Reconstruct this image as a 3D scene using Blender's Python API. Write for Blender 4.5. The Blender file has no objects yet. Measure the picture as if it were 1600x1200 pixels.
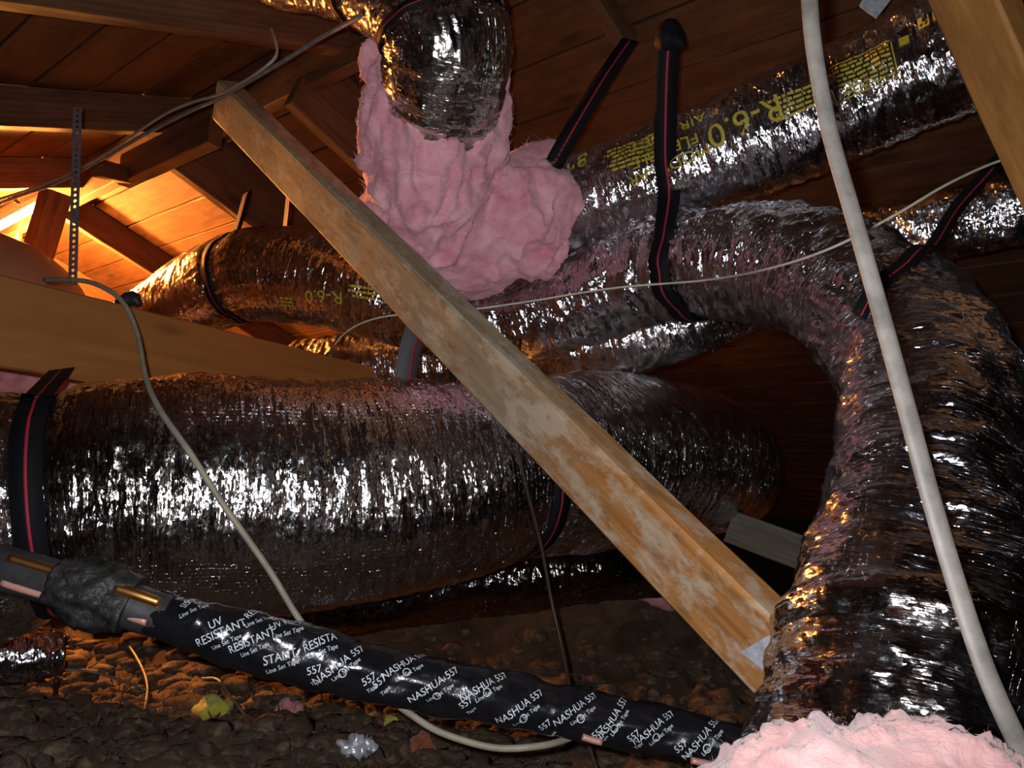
import bpy, bmesh, math, random
import numpy as np
from mathutils import Matrix, Vector

# ------------------------------------------------------------------ camera, world, lights, exposure
SC = bpy.context.scene
COL = SC.collection
F = 1235.0                                     # focal length in pixels of the 1600 x 1200 frame
# attic axes: +X runs across the house (away to the right), +Y along the ridge (away to the left), +Z up
_u = np.array([-1440., -90., F]); _u /= np.linalg.norm(_u)
_w = np.array([1069., -236., F]); _w -= _u * (_w @ _u); _w /= np.linalg.norm(_w)
_up = np.cross(_w, _u)
if _up[1] < 0: _up = -_up
CAM = np.array([0., 0., .65])

def ray(px, py):
    r = np.array([(px - 800) / F, (600 - py) / F, 1.0])
    return np.array([r @ _w, r @ _u, r @ _up])
def P(px, py, d):
    return CAM + ray(px, py) * d
def proj(p):
    q = np.asarray(p) - CAM
    r = q[..., 0:1] * _w + q[..., 1:2] * _u + q[..., 2:3] * _up
    return 800 + F * r[..., 0] / r[..., 2], 600 - F * r[..., 1] / r[..., 2], r[..., 2]

cam_d = bpy.data.cameras.new('camera'); cam = bpy.data.objects.new('camera', cam_d); COL.objects.link(cam)
cam_d.sensor_width = 36.0; cam_d.lens = 36.0 * F / 1600.0; cam_d.clip_start = .02
_right = Vector((_w[0], _u[0], _up[0])); _upv = Vector((_w[1], _u[1], _up[1])); _fwd = Vector((_w[2], _u[2], _up[2]))
M = Matrix.Identity(4)
for i in range(3):
    M[i][0] = _right[i]; M[i][1] = _upv[i]; M[i][2] = -_fwd[i]; M[i][3] = CAM[i]
cam.matrix_world = M
SC.camera = cam

world = bpy.data.worlds.new('attic_dark'); SC.world = world; world.use_nodes = True
world.node_tree.nodes['Background'].inputs[0].default_value = (.55, .35, .25, 1)
world.node_tree.nodes['Background'].inputs[1].default_value = .002

# the phone's own flash, beside its lens
fl = bpy.data.lights.new('phone_flash', 'SPOT'); fl.spot_size = math.radians(104); fl.spot_blend = .55; fl.energy = 50; fl.color = (.96, .96, 1.0); fl.shadow_soft_size = .010
flo = bpy.data.objects.new('phone_flash', fl); COL.objects.link(flo)
flo.rotation_euler = M.to_euler()
flo.location = Vector(CAM) + _right * -.03 + _upv * .03 + _fwd * .0

LAMP_POWER = 450.0
TUBE_POWER = 370.0
SC.view_settings.view_transform = 'Standard'; SC.view_settings.look = 'None'
SC.view_settings.exposure = 0.25; SC.view_settings.gamma = 1.0; SC.view_settings.use_curve_mapping = False
SC.cycles.max_bounces = 8; SC.cycles.glossy_bounces = 5; SC.cycles.sample_clamp_indirect = 6.0

# ------------------------------------------------------------------ helpers
rng = np.random.default_rng(7); random.seed(7)

def _hash(ix, iy, iz, seed):
    h = (ix * 374761393 + iy * 668265263 + iz * 2147483647 + seed * 974634777) & 0xFFFFFFFF
    h = ((h ^ (h >> 13)) * 1274126177) & 0xFFFFFFFF
    h = h ^ (h >> 16)
    return (h & 0xFFFF) / 65535.0
def noise3(x, y, z, seed=0):
    x, y, z = np.broadcast_arrays(np.asarray(x, float), np.asarray(y, float), np.asarray(z, float))
    fx, fy, fz = np.floor(x), np.floor(y), np.floor(z)
    ix, iy, iz = fx.astype(np.int64), fy.astype(np.int64), fz.astype(np.int64)
    tx, ty, tz = x - fx, y - fy, z - fz
    tx = tx * tx * (3 - 2 * tx); ty = ty * ty * (3 - 2 * ty); tz = tz * tz * (3 - 2 * tz)
    r = 0
    for a in (0, 1):
        for b in (0, 1):
            for c in (0, 1):
                r = r + _hash(ix + a, iy + b, iz + c, seed) * (tx if a else 1 - tx) * (ty if b else 1 - ty) * (tz if c else 1 - tz)
    return r * 2 - 1
def fbm(x, y, z, seed=0, octv=4):
    t = 0; a = 1.0; f = 1.0
    for o in range(octv):
        t = t + a * noise3(x * f, y * f, z * f, seed + o * 17); a *= .5; f *= 2.03
    return t

def mesh_np(name, V, faces, smooth=True, uv=None):
    """V (n,3); faces (m,k) with one k"""
    me = bpy.data.meshes.new(name); faces = np.asarray(faces, np.int32); V = np.asarray(V, np.float32)
    k = faces.shape[1]; m = len(faces)
    me.vertices.add(len(V)); me.vertices.foreach_set('co', V.ravel())
    me.loops.add(m * k); me.loops.foreach_set('vertex_index', faces.ravel())
    me.polygons.add(m); me.polygons.foreach_set('loop_start', np.arange(0, m * k, k, dtype=np.int32))
    me.update(calc_edges=True)
    if smooth: me.polygons.foreach_set('use_smooth', np.ones(m, bool))
    if uv is not None:
        l = me.uv_layers.new(name='UVMap'); l.data.foreach_set('uv', np.asarray(uv, np.float32).ravel())
    me.validate(); return me

def link(name, me, mat=None, parent=None):
    o = bpy.data.objects.new(name, me); COL.objects.link(o)
    if mat is not None and me is not None: me.materials.clear(); me.materials.append(mat)
    if parent is not None:
        o.parent = parent
        o.matrix_parent_inverse = parent.matrix_world.inverted() if False else Matrix.Identity(4)
    return o
def tag(o, label=None, cat=None, group=None, kind=None):
    if label: o['label'] = label
    if cat: o['category'] = cat
    if group: o['group'] = group
    if kind: o['kind'] = kind
    return o
def empty(name, loc=(0, 0, 0)):
    o = bpy.data.objects.new(name, None); COL.objects.link(o); o.location = Vector(loc); o.empty_display_size = .05
    return o
def child(o, parent):
    """parent a world-placed object, keep it in place"""
    bpy.context.view_layer.update()
    o.parent = parent; o.matrix_parent_inverse = parent.matrix_world.inverted()
    return o

# ------------------------------------------------------------------ materials
MATS = {}
class NT:
    def __init__(s, name):
        s.m = bpy.data.materials.new(name); s.m.use_nodes = True; s.t = s.m.node_tree; s.b = s.t.nodes['Principled BSDF']; MATS[name] = s.m
    def n(s, typ, **kw):
        nd = s.t.nodes.new(typ)
        for k, v in kw.items():
            if k.startswith('_'): setattr(nd, k[1:], v)
            else:
                k2 = int(k[1:]) if k[0] == 'i' and k[1:].isdigit() else k.replace('__', ' ')
                if hasattr(v, 'is_linked') or isinstance(v, bpy.types.NodeSocket): s.t.links.new(v, nd.inputs[k2])
                else: nd.inputs[k2].default_value = v
        return nd
    def l(s, a, b): s.t.links.new(a, b)
    def coords(s, kind, scale):
        tc = s.n('ShaderNodeTexCoord'); mp = s.n('ShaderNodeMapping'); s.l(tc.outputs[kind], mp.inputs[0]); mp.inputs['Scale'].default_value = scale
        return mp.outputs[0]
    def noise(s, vec, scale=1, detail=4, rough=.55, dist=0):
        nd = s.n('ShaderNodeTexNoise'); s.l(vec, nd.inputs['Vector']); nd.inputs['Scale'].default_value = scale
        nd.inputs['Detail'].default_value = detail; nd.inputs['Roughness'].default_value = rough; nd.inputs['Distortion'].default_value = dist
        return nd.outputs['Fac']
    def ramp(s, fac, stops):
        r = s.n('ShaderNodeValToRGB'); s.l(fac, r.inputs[0]); e = r.color_ramp.elements
        while len(e) < len(stops): e.new(.5)
        for el, (p, c) in zip(e, stops): el.position = p; el.color = (*c, 1) if len(c) == 3 else c
        return r.outputs[0]
    def math(s, op, a, b=0.0):
        nd = s.n('ShaderNodeMath', _operation=op)
        for k, v in ((0, a), (1, b)):
            if isinstance(v, (int, float)): nd.inputs[k].default_value = v
            else: s.l(v, nd.inputs[k])
        return nd.outputs[0]
    def mix(s, fac, a, b, blend='MIX'):
        nd = s.n('ShaderNodeMix', _data_type='RGBA', _blend_type=blend)
        for k, v in ((0, fac), (6, a), (7, b)):
            if isinstance(v, (int, float)): nd.inputs[k].default_value = v
            elif isinstance(v, tuple): nd.inputs[k].default_value = (*v, 1)
            else: s.l(v, nd.inputs[k])
        return nd.outputs[2]
    def bump(s, height, strength, dist, prev=None):
        b = s.n('ShaderNodeBump'); s.l(height, b.inputs['Height']); b.inputs['Strength'].default_value = strength; b.inputs['Distance'].default_value = dist
        if prev is not None: s.l(prev, b.inputs['Normal'])
        return b.outputs[0]

def mat_foil(name, tint=(.88, .86, .88), rough=.15, grid=.009, wr=.95):
    m = NT(name); b = m.b
    b.inputs['Metallic'].default_value = 1.0
    uv = m.coords('UV', (1, 1, 1))
    big = m.noise(m.coords('UV', (3, 5, 1)), 1, 4, .6)
    col = m.mix(m.ramp(big, [(.35, (0, 0, 0)), (.75, (1, 1, 1))]), tint, tuple(c * .62 for c in (tint[0], tint[1] * .93, tint[2] * .84)))
    m.l(col, b.inputs['Base Color'])
    # folds running round the tube, fine crinkles, and the reinforcing scrim
    fold = m.noise(m.coords('UV', (75, 11, 1)), 1, 3, .55, .35)
    crk = m.noise(m.coords('UV', (170, 120, 1)), 1, 4, .62, .6)
    def facets(sx, sy):          # every cell a small flat tilted facet
        vec = m.coords('UV', (sx, sy, 1)); wob = m.n('ShaderNodeTexNoise'); m.l(vec, wob.inputs['Vector']); wob.inputs['Scale'].default_value = .8
        vv = m.n('ShaderNodeVectorMath', _operation='MULTIPLY_ADD'); m.l(wob.outputs['Color'], vv.inputs[0]); vv.inputs[1].default_value = (.9, .9, 0); m.l(vec, vv.inputs[2])
        vo = m.n('ShaderNodeTexVoronoi'); m.l(vv.outputs[0], vo.inputs['Vector']); vo.inputs['Scale'].default_value = 1; vo.voronoi_dimensions = '2D'
        df = m.n('ShaderNodeVectorMath', _operation='SUBTRACT'); m.l(vv.outputs[0], df.inputs[0]); m.l(vo.outputs['Position'], df.inputs[1])
        cc = m.n('ShaderNodeVectorMath', _operation='SUBTRACT'); m.l(vo.outputs['Color'], cc.inputs[0]); cc.inputs[1].default_value = (.5, .5, .5)
        dt = m.n('ShaderNodeVectorMath', _operation='DOT_PRODUCT'); m.l(df.outputs[0], dt.inputs[0]); m.l(cc.outputs[0], dt.inputs[1])
        return dt.outputs['Value']
    sep = m.n('ShaderNodeSeparateXYZ'); m.l(uv, sep.inputs[0])
    def line(sock):
        a = m.math('FRACT', m.math('DIVIDE', sock, grid)); a = m.math('ABSOLUTE', m.math('SUBTRACT', a, .5))
        return m.math('GREATER_THAN', a, .43)
    g = m.math('MAXIMUM', line(sep.outputs[0]), line(sep.outputs[1]))
    n1 = m.bump(fold, .8 * wr, .006)
    n2 = m.bump(facets(95, 34), 1.0, .0036 * wr, n1)
    n3 = m.bump(facets(230, 150), 1.0, .0017 * wr, m.bump(crk, .25 * wr, .0015, n2))
    n4 = m.bump(g, .55, .0008, n3)
    m.l(n4, b.inputs['Normal'])
    m.l(m.ramp(m.noise(m.coords('UV', (30, 30, 1)), 1, 3), [(.3, (rough * .7,) * 3), (.7, (rough * 1.5,) * 3)]), b.inputs['Roughness'])
    return m.m

def mat_wood(name, dark, light, stain=None, stain_amt=.5, scale=1.0, rough=.72, grain=1.0, blot=None):
    m = NT(name); b = m.b
    vec = m.coords('Object', (1.6 * scale, 26 * scale, 26 * scale))
    g = m.noise(vec, 1, 5, .6, 1.2)
    rings = m.n('ShaderNodeTexWave', _wave_type='BANDS', _bands_direction='Z'); m.l(m.coords('Object', (.9 * scale, 5 * scale, 14 * scale)), rings.inputs['Vector'])
    rings.inputs['Scale'].default_value = 1.3; rings.inputs['Distortion'].default_value = 5.5; rings.inputs['Detail'].default_value = 3; rings.inputs['Detail Scale'].default_value = 1.2
    f = m.math('ADD', m.math('MULTIPLY', g, .9), m.math('MULTIPLY', rings.outputs['Fac'], .13 * grain))
    col = m.ramp(f, [(.28, dark), (.72, light)])
    kn = m.n('ShaderNodeTexVoronoi'); m.l(m.coords('Object', (2.2, 7, 7)), kn.inputs['Vector']); kn.inputs['Scale'].default_value = 1
    col = m.mix(m.ramp(kn.outputs['Distance'], [(.06, (.8, .8, .8)), (.15, (0, 0, 0))]), col, tuple(c * .38 for c in dark))
    if stain:
        s = m.noise(m.coords('Object', (5, 14, 14)), 1, 5, .65)
        col = m.mix(m.math('MULTIPLY', m.ramp(s, [(.42, (0, 0, 0)), (.62, (1, 1, 1))]), stain_amt), col, stain)
    if blot:
        s = m.noise(m.coords('Object', (9, 30, 30)), 1, 6, .7)
        col = m.mix(m.ramp(s, [(.56, (0, 0, 0)), (.7, (.8, .8, .8))]), col, blot)
    m.l(col, b.inputs['Base Color']); b.inputs['Roughness'].default_value = rough
    b.inputs['Specular IOR Level'].default_value = .3
    m.l(m.bump(f, .35, .0015), b.inputs['Normal'])
    return m.m

def mat_plain(name, col, rough=.6, metal=0.0, var=.25, vscale=40, bump=.2, spec=.4, bdist=.001):
    m = NT(name); b = m.b
    n = m.noise(m.coords('Object', (vscale,) * 3), 1, 4, .6)
    c2 = tuple(c * (1 - var) for c in col); c1 = tuple(min(1, c * (1 + var)) for c in col)
    m.l(m.ramp(n, [(.3, c2), (.7, c1)]), b.inputs['Base Color'])
    b.inputs['Roughness'].default_value = rough; b.inputs['Metallic'].default_value = metal; b.inputs['Specular IOR Level'].default_value = spec
    if bump: m.l(m.bump(n, bump, bdist), b.inputs['Normal'])
    return m.m

def mat_fluff(name, cols, vscale=18, sheen=.3):
    m = NT(name); b = m.b
    n = m.noise(m.coords('Object', (vscale, vscale, vscale * 1.6)), 1, 6, .62, .8)
    st = [(.25 + .5 * i / (len(cols) - 1), c) for i, c in enumerate(cols)]
    m.l(m.ramp(n, st), b.inputs['Base Color']); b.inputs['Roughness'].default_value = .95; b.inputs['Specular IOR Level'].default_value = .1
    b.inputs['Sheen Weight'].default_value = sheen; b.inputs['Sheen Roughness'].default_value = .5
    n2 = m.noise(m.coords('Object', (vscale * 7, vscale * 7, vscale * 10)), 1, 5, .65, .7)
    m.l(m.bump(n2, .7, .004, m.bump(n, .5, .01)), b.inputs['Normal'])
    return m.m

FOIL = mat_foil('silver_foil_jacket')
FOIL_S = mat_foil('silver_foil_jacket_small', tint=(.86, .85, .90), rough=.15, grid=.0075, wr=.95)
FOIL_C = mat_foil('crinkled_silver_foil', tint=(.78, .76, .74), rough=.17, grid=.008, wr=1.0)
FOIL_D = mat_foil('shaded_foil_jacket', tint=(.22, .20, .20), rough=.09, grid=.008, wr=.9)  # foil tint darkened to stand for the shade beneath the largest duct
BAND = mat_foil('bright_foil_tape', tint=(.92, .92, .94), rough=.12, grid=.02, wr=.9)
ROOFW = mat_wood('old_roof_board_wood', (.040, .015, .006), (.105, .043, .0165), (.024, .010, .0045), .5)
RAFTW = mat_wood('rafter_wood', (.06, .024, .010), (.135, .058, .026), (.036, .016, .007), .45)
PLANKW = mat_wood('smooth_plank_wood', (.22, .082, .016), (.37, .15, .033), (.25, .095, .02), .5, scale=.4, grain=.5)
GREYW = mat_wood('grey_board_wood', (.10, .08, .055), (.19, .155, .115), (.08, .06, .04), .4)
NEARW = mat_wood('orange_brace_wood', (.17, .06, .012), (.40, .19, .045), (.12, .045, .012), .6, scale=.6, grain=.6)
def mat_brace():
    m = NT('weathered_brace_wood'); b = m.b
    g = m.noise(m.coords('Object', (2.2, 55, 55)), 1, 5, .6, 1.0)
    f = m.n('ShaderNodeTexWave', _wave_type='BANDS', _bands_direction='Z'); m.l(m.coords('Object', (.6, 8, 26)), f.inputs['Vector'])
    f.inputs['Scale'].default_value = 1.6; f.inputs['Distortion'].default_value = 4; f.inputs['Detail'].default_value = 3
    gg = m.math('ADD', m.math('MULTIPLY', g, .88), m.math('MULTIPLY', f.outputs['Fac'], .14))
    old = m.ramp(gg, [(.25, (.185, .135, .078)), (.75, (.32, .245, .15))])
    fresh = m.ramp(gg, [(.25, (.22, .08, .02)), (.75, (.44, .205, .055))])
    tc = m.n('ShaderNodeTexCoord'); sep = m.n('ShaderNodeSeparateXYZ'); m.l(tc.outputs['Object'], sep.inputs[0])
    n = m.noise(m.coords('Object', (6, 16, 16)), 1, 5, .62, .4)
    t = m.math('ADD', m.math('MULTIPLY', sep.outputs[0], 1.0), m.math('MULTIPLY', m.math('SUBTRACT', n, .5), .8))
    col = m.mix(m.ramp(t, [(.40, (0, 0, 0)), (.64, (1, 1, 1))]), old, fresh)
    dirt = m.noise(m.coords('Object', (13, 24, 24)), 1, 7, .72, .3)
    col = m.mix(m.ramp(dirt, [(.48, (0, 0, 0)), (.62, (.7, .7, .7))]), col, (.42, .355, .265))
    dk = m.noise(m.coords('Object', (12, 30, 30)), 1.3, 6, .7)
    col = m.mix(m.ramp(dk, [(.55, (0, 0, 0)), (.66, (.7, .7, .7))]), col, (.15, .085, .035))
    m.l(col, b.inputs['Base Color']); b.inputs['Roughness'].default_value = .7; b.inputs['Specular IOR Level'].default_value = .3
    m.l(m.bump(dirt, .4, .002, m.bump(gg, .35, .0012)), b.inputs['Normal'])
    return m.m
BRACEW = mat_brace()
PINK = mat_fluff('pink_fibreglass', [(.55, .19, .23), (.73, .34, .39), (.83, .50, .52)], 11)
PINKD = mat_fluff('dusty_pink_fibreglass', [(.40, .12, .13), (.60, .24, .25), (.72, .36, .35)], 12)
PINKL = mat_fluff('pale_pink_fibreglass', [(.36, .17, .17), (.46, .26, .25), (.52, .34, .32)], 12)
FIBRE = mat_plain('pink_fibre', (.88, .50, .48), .9, var=.2, bump=0)
LOOSE = mat_fluff('brown_loose_insulation', [(.022, .013, .008), (.062, .039, .023), (.11, .075, .046)], 9, .05)
LUMP = mat_fluff('brown_insulation_lump', [(.028, .016, .010), (.085, .054, .032), (.24, .18, .12)], 24, .05)
YELLOW = mat_fluff('yellow_fibreglass', [(.30, .27, .02), (.48, .44, .05), (.6, .56, .1)], 20)
RUST = mat_fluff('rust_insulation', [(.16, .05, .02), (.3, .09, .04), (.34, .15, .08)], 20)
WEB = mat_plain('black_webbing', (.005, .005, .0065), .7, spec=.15, var=.4, vscale=420, bump=.6, bdist=.0008)
RED = mat_plain('red_webbing_stripe', (.34, .015, .04), .6, var=.15, vscale=300, bump=.3)
WEBG = mat_plain('grey_webbing', (.10, .10, .105), .6, var=.4, vscale=420, bump=.6, bdist=.0008)
CABLE = mat_plain('grey_white_cable_sheath', (.15, .136, .118), .55, var=.35, vscale=30, bump=.15)
CABLE2 = mat_plain('beige_cable_sheath', (.27, .235, .175), .5, var=.2, vscale=30, bump=.15)
WIRE = mat_plain('thin_beige_wire', (.50, .45, .36), .5, var=.15, bump=0)
DCORD = mat_plain('dark_cord', (.035, .018, .012), .5, var=.2, bump=0)
TAPE = mat_plain('black_vinyl_tape', (.008, .008, .010), .2, var=.3, vscale=60, bump=.35, spec=.6, bdist=.003)
FOAM = mat_plain('grey_foam', (.03, .03, .034), .5, var=.3, vscale=50, bump=.2)
DIRTY = mat_plain('dirty_foam_wrap', (.020, .019, .018), .5, var=.8, vscale=55, bump=1.0, bdist=.006)
COPPER = mat_plain('copper_pipe', (.80, .40, .12), .38, metal=1.0, var=.12, vscale=30, bump=0)
PINKTUBE = mat_plain('pink_copper_tube', (.60, .30, .24), .5, metal=.3, var=.12, vscale=30, bump=0)
PRINT = mat_plain('yellow_print', (.46, .36, .035), .6, var=.1, bump=0)
WPRINT = mat_plain('white_print', (.60, .66, .72), .6, var=.12, bump=0)
STEEL = mat_plain('galvanised_steel', (.62, .65, .70), .35, metal=.45, var=.25, vscale=70, bump=.15)
DSTEEL = mat_plain('dull_hanger_steel', (.20, .20, .22), .5, metal=.7, var=.25, vscale=70, bump=.15)
TANK = mat_plain('tan_smooth_shell', (.42, .20, .11), .5, var=.12, vscale=8, bump=.1)
BLACKP = mat_plain('black_plastic', (.02, .018, .016), .5, bump=.1)
BRASS = mat_plain('brass_socket', (.5, .35, .12), .35, metal=1.0, bump=0)

# ------------------------------------------------------------------ shape builders
def timber(name, A, B, w, h, up=(0, 0, 1), mat=None, roll=0.0, ch=.003, parent=None, seed=0):
    """squared timber from A to B; w across, h along 'up'; its own local x runs along the grain"""
    A = Vector(A); B = Vector(B); x = (B - A); L = x.length; x.normalize()
    z = Vector(up); z = (z - x * z.dot(x)).normalized(); y = z.cross(x)
    if roll:
        R = Matrix.Rotation(roll, 3, x); z = R @ z; y = R @ y
    nx = max(2, int(L / .12)); bm = bmesh.new(); rings = []
    rr = random.Random(seed + int(L * 1000))
    prof = [(-w / 2 + ch, -h / 2), (w / 2 - ch, -h / 2), (w / 2, -h / 2 + ch), (w / 2, h / 2 - ch), (w / 2 - ch, h / 2), (-w / 2 + ch, h / 2), (-w / 2, h / 2 - ch), (-w / 2, -h / 2 + ch)]
    for i in range(nx + 1):
        t = -L / 2 + L * i / nx
        j = [(rr.uniform(-1, 1) * .0012, rr.uniform(-1, 1) * .0012) for _ in prof]
        rings.append([bm.verts.new((t, py + a, pz + b)) for (py, pz), (a, b) in zip(prof, j)])
    for r0, r1 in zip(rings, rings[1:]):
        for k in range(8): bm.faces.new((r0[k], r0[(k + 1) % 8], r1[(k + 1) % 8], r1[k]))
    bm.faces.new(rings[0][::-1]); bm.faces.new(rings[-1])
    bmesh.ops.recalc_face_normals(bm, faces=bm.faces)
    me = bpy.data.meshes.new(name); bm.to_mesh(me); bm.free()
    o = link(name, me, mat)
    W = Matrix.Identity(4); c = (A + B) / 2
    for i in range(3): W[i][0] = x[i]; W[i][1] = y[i]; W[i][2] = z[i]; W[i][3] = c[i]
    o.matrix_world = W
    if parent is not None: child(o, parent)
    return o

def spline(pts, n):
    """Catmull-Rom through rows of pts, resampled evenly by length of the first three columns"""
    p = np.asarray(pts, float)
    p = np.vstack([2 * p[0] - p[1], p, 2 * p[-1] - p[-2]])
    out = []
    for i in range(1, len(p) - 2):
        t = np.linspace(0, 1, 40, endpoint=False)[:, None]
        a, b, c, d = p[i - 1], p[i], p[i + 1], p[i + 2]
        out.append(.5 * ((2 * b) + (-a + c) * t + (2 * a - 5 * b + 4 * c - d) * t ** 2 + (-a + 3 * b - 3 * c + d) * t ** 3))
    out.append(p[-2][None]); q = np.vstack(out)
    s = np.r_[0, np.cumsum(np.linalg.norm(np.diff(q[:, :3], axis=0), axis=1))]
    ss = np.linspace(0, s[-1], n)
    return np.stack([np.interp(ss, s, q[:, k]) for k in range(q.shape[1])], 1), ss

class Tube:
    """a tube along points (x,y,z,r); theta = 0 faces the camera, the seam lies at the back"""
    def __init__(s, pts, step=.006, nth=None, disp=None, flat=None):
        pts = np.asarray(pts, float)
        L = np.sum(np.linalg.norm(np.diff(pts[:, :3], axis=0), axis=1)); n = max(8, int(L / step))
        q, s.s = spline(pts, n); s.c = q[:, :3]; s.r = q[:, 3]; s.n = n
        T = np.gradient(s.c, axis=0); s.T = T / np.linalg.norm(T, axis=1)[:, None]
        to = CAM - s.c; N = to - s.T * np.sum(to * s.T, 1)[:, None]; s.N = N / np.linalg.norm(N, axis=1)[:, None]
        s.B = np.cross(s.T, s.N)
        s.nth = nth or max(12, int(2 * math.pi * s.r.max() / step))
        s.th = np.linspace(-math.pi, math.pi, s.nth + 1)
        S, TH = np.meshgrid(s.s, s.th, indexing='ij'); R = np.repeat(s.r[:, None], s.nth + 1, 1)
        if disp is not None: R = R + disp(s, S, TH, R)
        R[:, -1] = R[:, 0]
        s.R = R
        ct, st = np.cos(TH)[..., None], np.sin(TH)[..., None]
        s.D = ct * s.N[:, None] + st * s.B[:, None]
        s.V = s.c[:, None] + R[..., None] * s.D
        s.U = np.stack([S, TH * s.r.mean()], -1)
    def mesh(s, name, caps=True):
        m = s.nth + 1; i, j = np.meshgrid(np.arange(s.n - 1), np.arange(s.nth), indexing='ij')
        a = i * m + j; f = np.stack([a, a + 1, a + m + 1, a + m], -1).reshape(-1, 4)[:, ::-1]
        uv = s.U.reshape(-1, 2)[f.ravel()]
        me = mesh_np(name, s.V.reshape(-1, 3), f, True, uv)
        if caps:
            bm = bmesh.new(); bm.from_mesh(me); bm.verts.ensure_lookup_table()
            for k in (0, s.n - 1):
                vs = [bm.verts[k * m + j] for j in range(s.nth)]
                try: bm.faces.new(vs if k == 0 else vs[::-1])
                except Exception: pass
            bm.to_mesh(me); bm.free()
        return me
    def find(s, px, py):
        """(i, j) of the camera-facing surface point seen at a pixel"""
        x, y, d = proj(s.V)
        face = np.sum((CAM - s.V) * s.D, -1) > 0
        e = (x - px) ** 2 + (y - py) ** 2 + np.where(face, 0, 1e9)
        return np.unravel_index(np.argmin(e), e.shape)
    def at(s, S, A):
        """surface point for length S and signed arc A (metres from theta 0), arrays"""
        fi = np.clip(np.interp(S, s.s, np.arange(s.n)), 0, s.n - 1.001); i = fi.astype(int); ti = (fi - i)[:, None]
        r = np.interp(S, s.s, s.r); th = A / r
        fj = np.clip((th + math.pi) / (2 * math.pi) * s.nth, 0, s.nth - .001); j = fj.astype(int); tj = (fj - j)[:, None]
        b = lambda X: (X[i, j] * (1 - tj) + X[i, j + 1] * tj) * (1 - ti) + (X[i + 1, j] * (1 - tj) + X[i + 1, j + 1] * tj) * ti
        return b(s.V), b(s.D)
    def s_at(s, px, py):
        x, y, d = proj(s.c); return s.s[np.argmin((x - px) ** 2 + (y - py) ** 2)]

def px_path(rows):
    """rows (px, py, depth, radius) -> world rows"""
    return [(*P(a, b, d), r) for a, b, d, r in rows]

def foil_disp(seed, amp=1.0, pinch=(), lump=1.0, rings=40.0, bulge=0.0, calm=0.0):
    def f(t, S, TH, R):
        c, sn = np.cos(TH), np.sin(TH)
        r0 = t.r.mean()
        w = noise3(S * rings + 1.2 * noise3(S * 6, c * 2, sn * 2, seed + 5), c * 1.7, sn * 1.7, seed)
        w2 = noise3(S * rings * 2.1, c * 3.2 + 5, sn * 3.2, seed + 1)
        fold = (1 - np.abs(w)) ** 2 * .0060 + (1 - np.abs(w2)) ** 3 * .0035
        d = amp * (fold - .004)
        cr = fbm(S * 34, c * r0 * 90, sn * r0 * 90, seed + 21, 2)
        d = d + amp * .0016 * (1 - np.abs(cr)) ** 2
        d = d + lump * .010 * fbm(S * 5, c * 1.3, sn * 1.3, seed + 2, 3) * min(1.0, r0 / .15)
        if calm: d = d * (.35 + .65 / (1 + np.exp(-(S - calm) * 12)))
        d = d + bulge * (1 / (1 + np.exp(-(S - calm) * 12)) if calm else 1.0) * R * (np.abs(np.sin(S * 27 + 1.5 * noise3(S * 5, c, sn, seed + 77))) - .5)
        for s0, depth, wid in pinch:
            e = np.exp(-((S - s0) / wid) ** 2)
            d = d - depth * R * e
            near = np.exp(-np.abs(S - s0) / (wid * 2.2))
            pl = noise3(TH * 7.5, S * 4, np.zeros_like(S) + s0, seed + 9)
            d = d + amp * .010 * near * (1 - np.abs(pl)) ** 2
        return d
    return f

def cable(name, rows, mat, r=.004, flat=1.0, parent=None, world_pts=False, wd=None, step=.012):
    """round (or flat, wd = direction of its width) cable along (px,py,depth) rows"""
    pts = [np.asarray(p, float) for p in rows] if world_pts else [P(*p) for p in rows]
    L = sum(np.linalg.norm(b - a) for a, b in zip(pts, pts[1:])); n = max(8, int(L / step))
    q, ss = spline(np.asarray(pts), n)
    T = np.gradient(q, axis=0); T /= np.linalg.norm(T, axis=1)[:, None]
    W = np.asarray(wd if wd is not None else (0, 0, 1.0), float)
    W = W[None] - T * (T @ W)[:, None]; W /= np.linalg.norm(W, axis=1)[:, None]
    B = np.cross(T, W); k = 10; th = np.linspace(0, 2 * math.pi, k, endpoint=False)
    V = q[:, None] + r * (flat * np.cos(th)[None, :, None] * W[:, None] + np.sin(th)[None, :, None] * B[:, None])
    i, j = np.meshgrid(np.arange(n - 1), np.arange(k), indexing='ij'); a = i * k + j; b = i * k + (j + 1) % k
    f = np.stack([a, b, b + k, a + k], -1).reshape(-1, 4)
    me = mesh_np(name, V.reshape(-1, 3), f, True)
    bm = bmesh.new(); bm.from_mesh(me); bm.verts.ensure_lookup_table()
    bm.faces.new([bm.verts[x] for x in range(k)][::-1]); bm.faces.new([bm.verts[(n - 1) * k + x] for x in range(k)])
    bmesh.ops.recalc_face_normals(bm, faces=bm.faces); bm.to_mesh(me); bm.free()
    return link(name, me, mat, parent)

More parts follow.
